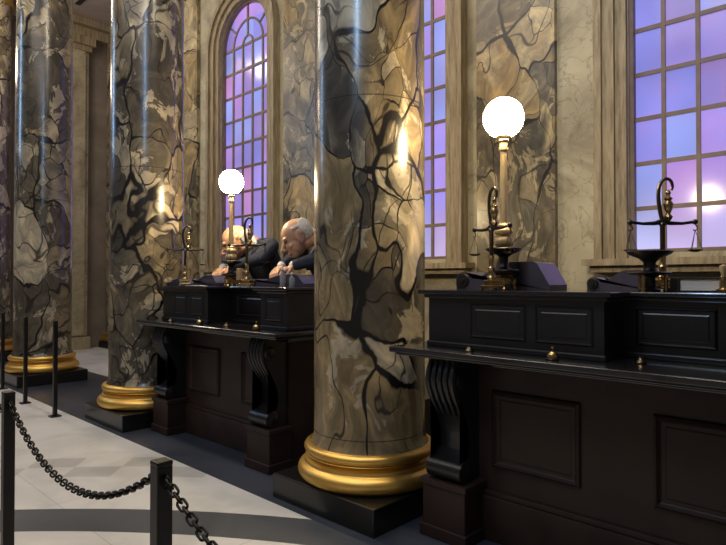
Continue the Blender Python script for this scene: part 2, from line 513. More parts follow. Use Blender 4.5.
# plain piers and cornice at the hall's end
t = empty('trim_6', P(U1, 4.85, 0)); tag(t, kind='structure')
obj('pier_shaft', boxes((0, .14, -.38, .12, 0, 6.6), (.14, .19, -.30, .04, .3, 6.5), (0, .22, -.42, .16, 0, .26)), M['stone'], t)
obj('pier_capital', boxes((0, .22, -.42, .16, 6.5, 6.62), (0, .28, -.48, .22, 6.62, 6.8)), M['carved'], t)
t = tag(obj('trim_7', boxes((-U1, -U1+.25, -5, NW, 6.8, 7.0), (-U1, -U1+.40, -5, NW, 7.0, ZC)), M['carved']), kind='structure')
t = tag(obj('trim_8', boxes((-12.35, -11.2, 4.40, 4.5, ZC-.012, ZC+.01)), M['slot']), kind='structure')

# raised floor behind the counters, where the clerks stand
tag(obj('floor_platform', boxes((-5.75, -3.35, 3.42, 5.2, 0, .37)), M['wood']), kind='structure')

# ------------------------------------------------------------------ columns
CR_ = .385
def make_column():
    root = empty('marble_column', (0, 0, 0))
    bm = bmesh.new()
    lathe(bm, [(CR_+.025, .40), (CR_+.010, .425), (CR_, .46), (CR_, 2.0), (CR_-.004, 4.0), (CR_-.015, 6.2), (CR_-.02, ZC-.45)], 72)
    obj('shaft', bm, M['column'], root, smooth=True)
    bm = bmesh.new()
    prof = [(.30, .165)]
    def torus(rc, zc, r, a0, a1, k=9):
        for i in range(k+1):
            a = R(a0 + (a1-a0)*i/k); prof.append((rc + r*math.cos(a), zc + r*math.sin(a)))
    prof += [(.455, .165)]
    torus(.440, .220, .055, -80, 75)
    prof += [(.447, .279), (.447, .292)]
    for i in range(7):
        a = PI*(i/6); prof.append((.446-.030*math.sin(a)-.004*i/6, .296+.034*i/6))
    prof += [(.440, .334)]
    torus(.420, .366, .032, -70, 85)
    prof += [(CR_+.026, .402), (.30, .402)]
    lathe(bm, prof, 72)
    obj('gilded_base', bm, M['gold'], root, smooth=True, angle=55)
    o = obj('plinth', boxes((-.475, .475, -.475, .475, 0, .165)), M['plinth'], root); bevel(o, .008)
    bm = bmesh.new()
    lathe(bm, [(.36, ZC-.46), (.40, ZC-.44), (.40, ZC-.40), (.37, ZC-.38), (.38, ZC-.28), (.46, ZC-.12), (.48, ZC-.10)], 48)
    box(bm, -.5, .5, -.5, .5, ZC-.10, ZC)
    obj('capital', bm, M['gold'], root, smooth=True)
    return root
col = make_column()
labs = ['thick brown marble column in front, between the two black counters',
        'brown marble column at the far end of the counter with two clerks',
        'brown marble column behind the thin black posts, third from the front',
        'dark marble column partly cut off, at the far end of the colonnade']
for i, u in enumerate((2.752, 6.10, 9.45, 12.55)):
    o = col if i == 0 else copy_tree(col)
    o.location = P(u, 2.945, 0)
    tag(o, labs[i], 'column', 'marble columns standing in a row')
    for ch in kids(o):
        if ch.name.startswith('shaft'): ch.rotation_euler.z = (0.4, 2.1, 4.0, 5.2)[i]

# ------------------------------------------------------------------ counters
def panel_bm(x0, x1, z0, z1, y, w=.035, depth=.022, inset=.006):
    """raised frame with a bevelled field, facing -y at plane y"""
    bm = bmesh.new()
    def rect(i, yy): return [bm.verts.new(p) for p in ((x0+i,yy,z0+i),(x1-i,yy,z0+i),(x1-i,yy,z1-i),(x0+i,yy,z1-i))]
    loops = [rect(0, y), rect(.006, y-depth*.7), rect(w*.45, y-depth), rect(w*.7, y-depth*.35), rect(w*.85, y-.003), rect(w+.012, y-.003), rect(w+.018, y-inset), ]
    for a, b in zip(loops, loops[1:]):
        for i in range(4):
            j = (i+1) % 4
            bm.faces.new((a[i], a[j], b[j], b[i]))
    bm.faces.new(loops[-1])
    return bm

def scroll_profile():
    """side outline (y,z) of a console bracket hanging between ledge and block"""
    pts = []
    zt, zb = 1.05, .34
    # front edge from top to bottom, S-shaped
    def arc(cy, cz, r, a0, a1, k):
        for i in range(k+1):
            a = R(a0+(a1-a0)*i/k); pts.append((cy+r*math.cos(a), cz+r*math.sin(a)))
    pts.append((2.955, zt)); pts.append((2.735, zt))
    arc(2.765, .925, .065, 130, 225, 8)
    for i in range(1, 12):
        t = i/12
        z = .875 - t*(.875-.47)
        y = 2.722 + .135*math.sin(PI*.5*min(1, t*1.25))**1.3 - .01*t
        pts.append((y, z))
    arc(2.80, .405, .062, 95, 268, 12)
    pts.append((2.955, .343))
    return pts

def make_counter(sp, ups):
    root = empty('teller_counter', (0, 0, 0))
    H = 1.14
    # lower carcass
    cc = obj('carcass', boxes((-.93, .93, 2.95, 3.40, .0, 1.05)), M['woodred'], root)
    o = obj('base_board', boxes((-.935, .935, 2.915, 2.96, 0, .255), (-.935, .935, 2.928, 2.96, .255, .285)), M['woodred'], root); bevel(o, .006)
    for x0, x1 in ((-.61, -.085), (.265, .77)):
        obj('lower_panel', panel_bm(x0, x1, .42, .865, 2.951, .04, .026), M['woodred'], cc)
    # blocks with console brackets
    for s in (-1, 1):
        b = obj('bracket_block', boxes((s*.95, s*.655, 2.73, 2.955, 0, .325), (s*.965, s*.64, 2.715, 2.955, .0, .07), (s*.962, s*.643, 2.718, 2.955, .30, .338)), M['woodred'], root)
        bevel(b, .006)
        bm = bmesh.new()
        pr = scroll_profile()
        prism(bm, pr, 'x', s*.905, s*.70)
        # reeds on the upper front, scroll eyes at top and bottom
        for k in range(5):
            x = s*(.70+.0205+.041*k)
            tube(bm, [(x, 2.742, 1.04), (x, 2.712, .985), (x, 2.700, .925), (x, 2.709, .88), (x, 2.735, .82), (x, 2.772, .76), (x, 2.80, .71)], [.015,.017,.019,.018,.016,.012,.006], 8)
        for xx in (s*.695, s*.91):
            d = .012 if abs(xx) > .8 else -.012
            tube(bm, [(xx, 2.80, .405), (xx+s*d, 2.80, .405)], [.06, .04], 20)
            tube(bm, [(xx, 2.765, .925), (xx+s*d, 2.765, .925)], [.055, .035], 20)
        tube(bm, [(s*.685, 2.782, .402), (s*.92, 2.782, .402)], .060, 20)
        obj('bracket', bm, M['wood'], b, smooth=True, angle=35)
    # writing ledge
    bm = boxes((-H, H, 2.64, 3.30, 1.065, 1.10), (-H+.03, H-.03, 2.67, 3.30, 1.048, 1.065), (-.97, .97, 2.90, 3.30, 1.0, 1.048))
    o = obj('ledge', bm, M['woodtop'], root); bevel(o, .010, 3)
    # upper carcass: forward – set back – forward (local +x is towards lower u)
    # x = -(u-c): forward wing at x -1.0..-.03, set-back x -.03...66, forward x .66..1.0
    yp, yr, yb = 2.86, 3.12, 3.52
    bm = boxes((-1.0, sp, yp, yb, 1.10, 1.405), (sp, .66, yr, yb, 1.10, 1.405), (.66, 1.0, yp, yb, 1.10, 1.405))
    uc = obj('upper_case', bm, M['wood'], root)
    bm = boxes((-1.012, sp+.012, yp-.012, yp+.02, 1.10, 1.13), (sp+.01, .65, yr-.012, yr+.02, 1.10, 1.13), (.648, 1.012, yp-.012, yp+.02, 1.10, 1.13),
               (.98, 1.012, yp+.02, yb, 1.10, 1.13), (-1.012, -.98, yp+.02, yb, 1.10, 1.13))
    o = obj('foot_moulding', bm, M['wood'], root); bevel(o, .008)
    for x0, x1, fw in ups:
        y = yp if fw else yr
        obj('upper_panel', panel_bm(x0, x1, 1.165, 1.365, y+.001, .022, .011), M['wood'], uc)
    # top slab with stepped outline
    bm = bmesh.new()
    def slab(e, z0, z1):
        poly = [(-1.0-e, yp-e), (sp+e, yp-e), (sp+e, yr-e), (.66-e, yr-e), (.66-e, yp-e), (1.0+e, yp-e), (1.0+e, yb), (-1.0-e, yb)]
        A = [bm.verts.new((x, y, z0)) for x, y in poly]; B = [bm.verts.new((x, y, z1)) for x, y in poly]
        fs = [bm.faces.new(A), bm.faces.new(B)]
        for i in range(len(poly)):
            j = (i+1) % len(poly); bm.faces.new((A[i], A[j], B[j], B[i]))
        bmesh.ops.triangulate(bm, faces=fs)
    slab(.022, 1.392, 1.415); slab(.05, 1.415, 1.44)
    o = obj('counter_top', bm, M['woodtop'], root); bevel(o, .006)
    return root
CR_U, CL_U = 1.17, 4.56
c0 = make_counter(.07, ((-.70, -.345, 1), (-.295, .02, 1), (.13, .50, 0), (.72, .94, 1))); c0.location = P(CR_U, 0, 0)
tag(c0, 'large black teller counter in front at right, nobody behind it', 'counter', 'panelled bank counters between the columns')
c1 = make_counter(-.15, ((-.77, -.53, 1), (-.47, -.23, 1), (-.06, .38, 0), (.72, .94, 1))); c1.location = P(CL_U, 0, 0)
tag(c1, 'black teller counter further back with two bald clerks behind it', 'counter', 'panelled bank counters between the columns')

TOP = 1.44
# ------------------------------------------------------------------ slanted desks with a scrolled end
def make_desk(length, h, depth):
    bm = bmesh.new()
    pts = [(0, 0)]
    r = h*.33
    for i in range(13):
        a = R(230 - 200*i/12); pts.append((r*.9+r*math.cos(a), r+r*math.sin(a)))
    pts = [p for p in pts if p[1] >= 0]
    x0 = pts[-1][0]; z0 = pts[-1][1]
    xp = length*.62
    for i in range(1, 15):
        t = i/14
        s = t*t*(3-2*t)
        pts.append((x0+(xp-x0)*t, z0*.72 + (h-z0*.72)*s if t > .12 else z0*(.72+.28*(1-t/.12))))
    pts += [(length*.84, h*1.0), (length*.88, h*.94), (length, .03), (length, 0)]
    prism(bm, pts, 'y', 0, depth)
    return bm
def desk(u, n, length, h, depth, label):
    d = empty('writing_desk', P(u, n, TOP))
    db = obj('desk_body', make_desk(length, h, depth), M['desk'], d, smooth=True, angle=30)
    bm = bmesh.new(); r = h*.33
    tube(bm, [(r*.9, -.012, r), (r*.9, .01, r)], [r*.75, r*.9], 20)
    tube(bm, [(r*.9, -.020, r), (r*.9, -.005, r)], r*.3, 14)
    obj('scroll_rosette', bm, M['wood'], db, smooth=True)
    tag(d, label, 'desk', 'scroll-ended desks on the counters')
    return d
desk(2.215, 3.225, .655, .172, .24, 'violet-lit black scroll-ended desk top behind the tall globe lamp on the near counter')
desk(1.40, 3.385, .36, .115, .13, 'black scroll-ended desk top behind the scales in front of the right window')
desk(5.56, 2.90, .28, .07, .14, 'low black scroll-ended desk at the far end of the clerks\' counter')
desk(5.46, 3.10, .50, .105, .27, 'black scroll-ended desk in front of the clerk beside the globe lamp')
desk(4.36, 3.10, .72, .105, .27, 'black scroll-ended desk in front of the clerk beside the thick column')

# ------------------------------------------------------------------ globe lamps
def make_lamp():
    t = empty('globe_lamp', (0, 0, 0))
    bm = bmesh.new(); lathe(bm, [(0, .062), (.075, .064), (.078, .07), (.06, .078), (.05, .10), (.058, .112), (0, .114)], 24)
    tube(bm, [(0,0,.035),(0,0,.066)], .05, 20)
    for a in range(4):
        x, y = .058*math.cos(a*PI/2+.5), .058*math.sin(a*PI/2+.5)
        lathe(bm, [(.018, 0), (.020, .008), (.011, .02), (.016, .045), (.012, .064)], 12, (x, y, 0))
    obj('brass_foot', bm, M['brass'], t, smooth=True)
    bm = bmesh.new(); lathe(bm, [(0, .098), (.085, .104), (.095, .112), (.091, .118), (.05, .122), (.028, .135), (.026, .19), (.045, .205), (.09, .222), (.108, .238), (.104, .244), (0, .240)], 32)
    obj('drip_tray', bm, M['iron'], t, smooth=True, angle=60)
    bm = bmesh.new()
    lathe(bm, [(0, .238), (.030, .240), (.052, .262), (.058, .285), (.046, .308), (.030, .316), (.050, .326), (.056, .342), (.044, .358), (.028, .366), (.034, .376), (.026, .388), (0, .389)], 28)
    obj('pole_base', bm, M['polebrass'], t, smooth=True, angle=60)
    bm = bmesh.new()
    lathe(bm, [(.0235, .385), (.0225, .55), (.0185, .82), (.0, .821)], 20)
    obj('pole', bm, M['polebrass'], t, smooth=True)
    bm = bmesh.new()
    lathe(bm, [(0, .813), (.026, .814), (.029, .828), (.023, .838), (.024, .863), (.034, .870), (.030, .880), (.046, .893), (.05, .903), (0, .904)], 24)
    obj('globe_holder', bm, M['polebrass'], t, smooth=True, angle=50)
    bm = bmesh.new(); ball(bm, (0, 0, 1.006), .119, 40)
    obj('glass_globe', bm, M['globe'], t, smooth=True)
    return t
l0 = make_lamp(); l0.location = P(1.80, 3.12, TOP); l0.scale = (1.02, 1.02, 1.04)
tag(l0, 'tall brass globe lamp lit on the near counter', 'lamp', 'lit globe lamps')
l1 = copy_tree(l0); l1.location = P(4.85, 3.2, TOP); l1.scale = (1, 1, 1.017)
tag(l1, 'tall brass globe lamp lit in front of the clerks\' arched window', 'lamp', 'lit globe lamps')

# ------------------------------------------------------------------ balance scales
def make_scale():
    t = empty('balance_scale', (0, 0, 0))
    bm = boxes((-.055, .055, -.045, .045, .012, .030), (-.035, .035, -.03, .03, .030, .060))
    for x in (-.045, .045):
        for y in (-.035, .035): lathe(bm, [(.011, 0), (.012, .012)], 10, (x, y, 0))
    o = obj('scale_base', bm, M['brass'], t); bevel(o, .004)
    bm = bmesh.new()
    lathe(bm, [(.020, .058), (.026, .075), (.018, .09), (.017, .12), (.022, .13), (.017, .14), (.015, .19), (.020, .20), (0, .205)], 14)
    obj('stem', bm, M['brass'], t, smooth=True)
    bm = bmesh.new()
    lathe(bm, [(.0125, .20), (.0125, .34), (.02, .35), (.014, .365), (.011, .38)], 14)
    pts = [(0, 0, .37), (-.012, 0, .42), (-.02, 0, .49), (-.016, 0, .545), (.0, 0, .578), (.022, 0, .590), (.044, 0, .578), (.052, 0, .550), (.046, 0, .53)]
    fine = []
    for i in range(len(pts)-1):
        p0, p1, p2, p3 = (Vector(pts[max(0, min(len(pts)-1, j))]) for j in (i-1, i, i+1, i+2))
        for k in range(4):
            t_ = k/4
            fine.append(.5*((2*p1) + (p2-p0)*t_ + (2*p0-5*p1+4*p2-p3)*t_*t_ + (3*p1-p0-3*p2+p3)*t_**3))
    fine.append(Vector(pts[-1]))
    tube(bm, fine, [.011-.004*i/len(fine) for i in range(len(fine))], 12)
    obj('crook', bm, M['bronze'], t, smooth=True)
    bm = bmesh.new()
    lathe(bm, [(0, .365), (.012, .37), (.022, .39), (.010, .405), (.02, .43), (.026, .455), (.014, .475), (.022, .485), (.008, .50), (.014, .515), (.006, .53), (0, .534)], 16, (.030, 0, 0))
    obj('finial', bm, M['brass'], t, smooth=True, angle=60)
    bm = bmesh.new()
    tube(bm, [(-.160, 0, .362), (-.10, 0, .354), (-.04, 0, .356), (0, 0, .366), (.04, 0, .356), (.10, 0, .354), (.160, 0, .362)], [.008,.008,.011,.016,.011,.008,.008], 10)
    for x in (-.165, .165): ball(bm, (x, 0, .362), .0145, 12)
    obj('beam', bm, M['iron'], t, smooth=True)
    for s in (-1, 1):
        x = s*.165
        bm = bmesh.new()
        tube(bm, [(x, 0, .35), (x+.010, 0, .338), (x+.012, 0, .325), (x, 0, .316), (x-.010, 0, .322)], .0035, 8)
        for a in (90, 210, 330):
            tube(bm, [(x, 0, .318), (x+.034*math.cos(R(a)), .034*math.sin(R(a)), .215)], .0016, 5)
        pc = obj('pan_chain', bm, M['bronze'], t, smooth=True)
        bm = bmesh.new()
        lathe(bm, [(0, .203), (.02, .206), (.034, .214), (.036, .217), (.02, .210), (0, .209)], 24, (x, 0, 0))
        obj('pan', bm, M['bronze'], pc, smooth=True)
    return t
s0 = make_scale(); s0.location = P(1.765, 2.92, TOP); s0.rotation_euler.z = R(-22)
tag(s0, 'brass balance scale standing close to the tall lamp on the near counter', 'scale', 'balance scales')
for args in ((.982, 3.37, 40, 'brass balance scale standing before the large right window', 1.03),
             (5.18, 2.89, 60, 'brass balance scale at the far end of the clerks\' counter', 1.0),
             (4.12, 2.875, 30, 'brass balance scale between the two bald clerks', 1.0)):
    s = copy_tree(s0); s.location = P(args[0], args[1], TOP); s.rotation_euler.z = R(args[2]); s.scale = (args[4],)*3
    tag(s, args[3], 'scale', 'balance scales')

# footed dish beside the right scale
t = empty('footed_dish', P(.985, 3.165, TOP)); tag(t, 'black footed dish beside the scale before the right window', 'dish')
bm = bmesh.new(); lathe(bm, [(0, .0), (.05, 0), (.052, .012), (.03, .022), (.026, .07), (.04, .082), (.098, .09), (.104, .096), (.098, .10), (.04, .104), (.03, .115), (.03, .15), (.05, .17), (.10, .192), (.112, .206), (.106, .210), (.05, .196), (0, .192)], 32)
obj('dish_bowl', bm, M['iron'], t, smooth=True, angle=55)
for a in range(3):
    bm = bmesh.new()
    lathe(bm, [(.012, 0), (.014, .01), (.008, .03), (.012, .06), (.009, .084)], 10, (.075*math.cos(a*2.1+.4), .075*math.sin(a*2.1+.4), 0))
    obj('leg', bm, M['brass'], t, smooth=True)

# thick ledger lying on the right counter
t = empty('ledger_book', P(.800, 3.27, TOP), R(30)); t.scale = (.86, .86, 1); tag(t, 'thick ledger with black cover lying at right before the window', 'book')
obj('page_block', boxes((-.10, .098, -.075, .075, .008, .062)), M['paper'], t)
o = obj('book_cover', boxes((-.11, .105, -.082, .082, 0, .008), (-.112, .105, -.082, .082, .062, .071), (-.118, -.106, -.082, .082, 0, .071)), M['cover'], t); bevel(o, .003)
t = empty('brass_stamp', P(.668, 3.22, TOP)); tag(t, 'brass stamp standing beside the black ledger', 'stamp')
bm = bmesh.new(); lathe(bm, [(0,0),(.030,0),(.032,.012),(.018,.022),(.013,.06),(.017,.075),(0,.078)], 16); obj('stamp_body', bm, M['brass'], t, smooth=True)
bm = bmesh.new(); lathe(bm, [(.008,.076),(.010,.09),(.017,.11),(.016,.128),(0,.138)], 16); obj('stamp_handle', bm, M['polebrass'], t, smooth=True)

# small bells and ink pots on the writing ledges
def make_bell():
    t = empty('counter_bell', (0, 0, 0))
    bm = bmesh.new(); lathe(bm, [(0,0),(.034,0),(.036,.006),(.030,.010),(0,.010)], 20); obj('bell_base', bm, M['iron'], t, smooth=True)
    bm = bmesh.new(); lathe(bm, [(.030,.010),(.031,.016),(.027,.030),(.017,.041),(0,.044)], 20); obj('bell_dome', bm, M['brass'], t, smooth=True, angle=60)
    bm = bmesh.new(); lathe(bm, [(.005,.042),(.005,.052),(.010,.058),(.009,.066),(0,.070)], 12); obj('bell_button', bm, M['brass'], t, smooth=True)
    return t
b0 = make_bell()
for i, (u, n, lab) in enumerate(((1.316, 2.755, 'small brass bell on the near counter ledge'),
                               (4.66, 2.745, 'small brass bell on the clerks\' counter ledge, further from the thick column'),
                               (3.82, 2.76, 'small brass bell on the clerks\' counter ledge, nearer the thick column'))):
    o = b0 if i == 0 else copy_tree(b0)
    o.location = P(u, n, 1.10); tag(o, lab, 'bell', 'bells on the counter ledges')
def make_pot():
    t = empty('ink_pot', (0, 0, 0))
    bm = bmesh.new(); lathe(bm, [(0,0),(.026,0),(.028,.006),(.020,.018),(.012,.026),(0,.026)], 16); obj('pot_body', bm, M['bronze'], t, smooth=True)
    bm = bmesh.new(); lathe(bm, [(.011,.024),(.013,.032),(0,.036)], 12); obj('pot_lid', bm, M['brass'], t, smooth=True)
    return t
p0 = make_pot()
for i, (u, n, lab) in enumerate(((1.806, 2.75, 'dark ink pot on the near counter ledge, nearer the column'),
                               (.955, 2.93, 'dark ink pot on the ledge where the near counter steps back'),
                               (5.18, 2.74, 'dark ink pot at the far end of the clerks\' counter ledge'),
                               (4.28, 2.78, 'dark ink pot between the bells on the clerks\' counter ledge'))):
    o = p0 if i == 0 else copy_tree(p0)
    o.location = P(u, n, 1.10); tag(o, lab, 'ink pot', 'ink pots on the counter ledges')

# papers, brass tray, bottles on the clerks' counter
def sheet(u, n, z, w, d, rz, tilt, lab, nm='paper_sheet', mat='paper', cat='paper', grp=None):
    bm = bmesh.new()
    g = 6
    vs = [[bm.verts.new((-w/2+w*i/g, -d/2+d*j/g, .004*math.sin(2.2*i/g+1.3*j/g))) for j in range(g+1)] for i in range(g+1)]
    for i in range(g):
        for j in range(g): bm.faces.new((vs[i][j], vs[i+1][j], vs[i+1][j+1], vs[i][j+1]))
    o = obj(nm, bm, M[mat], loc=P(u, n, z)); o.rotation_euler = (tilt, 0, rz)
    m = o.modifiers.new('thick', 'SOLIDIFY'); m.thickness = .003
    tag(o, lab, cat, grp)
sheet(4.98, 2.90, TOP+.006, .16, .13, .2, 0, 'white paper lying flat on the front edge of the clerks\' counter top')
sheet(5.12, 3.23, TOP+.112, .17, .20, -.1, 0, 'white paper on the desk of the clerk beside the globe lamp')
sheet(3.96, 3.24, TOP+.112, .18, .20, .15, 0, 'white paper on the desk of the clerk beside the thick column')
t = empty('brass_tray', P(4.29, 2.93, TOP)); tag(t, 'brass tray on little feet standing between the two clerks', 'tray')
bm = boxes((-.085, .085, -.05, .05, .03, .042), (-.085, .085, -.05, -.044, .042, .06), (-.085, .085, .044, .05, .042, .06), (-.085, -.079, -.05, .05, .042, .06), (.079, .085, -.05, .05, .042, .06))
obj('tray_body', bm, M['brass'], t)
for x in (-.07, .07):
    for y in (-.038, .038):
        bm = bmesh.new(); lathe(bm, [(.012,0),(.014,.008),(.008,.02),(.012,.031)], 10, (x, y, 0)); obj('tray_foot', bm, M['brass'], t, smooth=True)
bm = bmesh.new(); lathe(bm, [(0,.0),(.026,0),(.026,.12),(.023,.122),(.023,.012),(0,.012)], 20)
o = obj('brass_cup', bm, M['polebrass'], loc=P(4.31, 2.93, TOP+.042), smooth=True); tag(o, 'tall brass cup standing on the brass tray', 'cup')
def bottle(u, n, h, lab):
    t = empty('glass_bottle', P(u, n, TOP)); tag(t, lab, 'bottle', 'bottles beside the thick column')
    bm = bmesh.new(); lathe(bm, [(0,0),(.022,0),(.024,.01),(.024,h*.6),(.011,h*.75),(.011,h*.9)], 16); obj('bottle_body', bm, M['ink'], t, smooth=True)
    bm = bmesh.new(); lathe(bm, [(.013,h*.9),(.014,h*.97),(0,h)], 14); obj('bottle_cap', bm, M['paper'], t, smooth=True)
bottle(3.70, 2.93, .16, 'taller glass bottle with white cap at the clerks\' counter end')
bottle(3.62, 2.96, .12, 'shorter glass bottle with white cap at the clerks\' counter end')

# ------------------------------------------------------------------ posts and chains
def make_post(h=1.05):
    t = empty('barrier_post', (0, 0, 0))
    o = obj('post_shaft', boxes((-.0205, .0205, -.0205, .0205, .012, h-.012)), M['iron'], t); bevel(o, .003)
    o = obj('post_cap', boxes((-.0212, .0212, -.0212, .0212, h-.014, h)), M['iron'], t); bevel(o, .004)
    o = obj('post_foot', boxes((-.055, .055, -.055, .055, 0, .012)), M['iron'], t); bevel(o, .003)
    for s in (-1, 1):
        bm = bmesh.new()
        tube(bm, [(s*(.026+.012*math.cos(R(a))), 0, h-.05+.016*math.sin(R(a))) for a in range(0, 360, 30)], .0035, 6, closed=True)
        obj('chain_ring', bm, M['chain'], t, smooth=True)
    return t
p0 = make_post()
posts = [(2.65, .70, 'front black square post with a chain on each side, further one'),
         (1.367, .70, 'front black square post nearest the camera, chain hooked on both sides'),
         (.085, .70, 'black square post holding the near chain, cut off by the frame'),
         (3.935, .70, 'black square post at the far end of the front chain row'),
         (6.846, 2.26, 'thin black post nearest of the far row before the marble column'),
         (7.836, 2.25, 'middle thin black post of the far row before the marble column'),
         (9.10, 2.33, 'farthest thin black post of the far row')]
for i, (u, n, lab) in enumerate(posts):
    o = p0 if i == 0 else copy_tree(p0)
    o.location = P(u, n, 0); tag(o, lab, 'post', 'black barrier posts')

link_bm = bmesh.new()
pts = []
for k in range(20):
    a = 2*PI*k/20
    pts.append((.0068*math.copysign(1, math.cos(a)) + .0098*math.cos(a), .0098*math.sin(a), 0))
tube(link_bm, pts, .0034, 8, closed=True)
me = bpy.data.meshes.new('link'); link_bm.to_mesh(me); link_bm.free(); me.materials.append(M['chain'])
for p in me.polygons: p.use_smooth = True
def chain(ua, ub, n, sag, lab):
    t = empty('barrier_chain', P((ua+ub)/2, n, 1.0-sag)); tag(t, lab, 'chain', 'chains hanging between the front posts')
    xa, xb = -ua+.040, -ub-.040
    mid = (xa+xb)/2; hl = (xb-xa)/2
    # catenary
    lo, hi = .05, 20
    for _ in range(60):
        a = (lo+hi)/2
        if a*(math.cosh(hl/a)-1) > sag: lo = a
        else: hi = a
    S = a*math.sinh(hl/a)
    cnt = int(round(2*S/.0245))
    for k in range(cnt+1):
        s = -S + 2*S*k/cnt
        x = a*math.asinh(s/a); z = a*(math.cosh(x/a)-1); sl = math.sinh(x/a)
        o = bpy.data.objects.new('link', me); COL.objects.link(o); o.parent = t
        o.location = (x + mid + (ua+ub)/2, 0, z)
        o.rotation_euler = Euler((R(45 if k % 2 else -45), 0, 0)).to_matrix().to_euler()
        ry = -math.atan(sl)
        o.rotation_euler = (Matrix.Rotation(ry, 3, 'Y') @ Matrix.Rotation(R(45 if k % 2 else -45), 3, 'X')).to_euler()
chain(2.65, 1.367, .70, .168, 'black chain sagging between the two front posts')
chain(1.367, .085, .70, .17, 'black chain running down from the nearest front post to the right')
chain(3.935, 2.65, .70, .168, 'black chain left of the front posts, cut off by the frame')

# ------------------------------------------------------------------ the two clerks
def remesh(o, vox, it=3):
    m = o.modifiers.new('remesh', 'REMESH'); m.mode = 'VOXEL'; m.voxel_size = vox; m.use_smooth_shade = True
    if it:
        s = o.modifiers.new('smooth', 'SMOOTH'); s.iterations = it; s.factor = .5
    return o

def hand(bm, wrist, direction, up, side, s=1.0):
    """palm, four bent fingers of unequal length and a thumb leaving the side of the palm"""
    d = Vector(direction).normalized(); u = Vector(up); u = (u - d*u.dot(d)).normalized(); w = d.cross(u)*side
    wv = Vector(wrist)
    def pt(a, b, c): return wv + d*a*s + w*b*s + u*c*s
    for b in (-.030, -.010, .010, .030):
        capsule(bm, pt(.015, b*.7, 0), pt(.085, b, .004), .015*s, .0135*s, 8)
    ball(bm, pt(.05, 0, 0), (.040*s, .040*s, .020*s), 12)
    for b, l in ((-.034, .80), (-.0115, .95), (.0115, 1.0), (.034, .88)):
        p0 = pt(.085, b, .004); p1 = pt(.085+.036*l, b*1.12, -.004); p2 = pt(.085+.058*l, b*1.12, -.022); p3 = pt(.085+.066*l, b*1.1, -.040)
        limb(bm, [p0, p1, p2, p3], [.0115*s, .0105*s, .0095*s, .0085*s], 8)
    limb(bm, [pt(.02, .036, -.002), pt(.048, .062, -.012), pt(.078, .066, -.026), pt(.098, .056, -.036)], [.015*s, .0125*s, .011*s, .0095*s], 8)

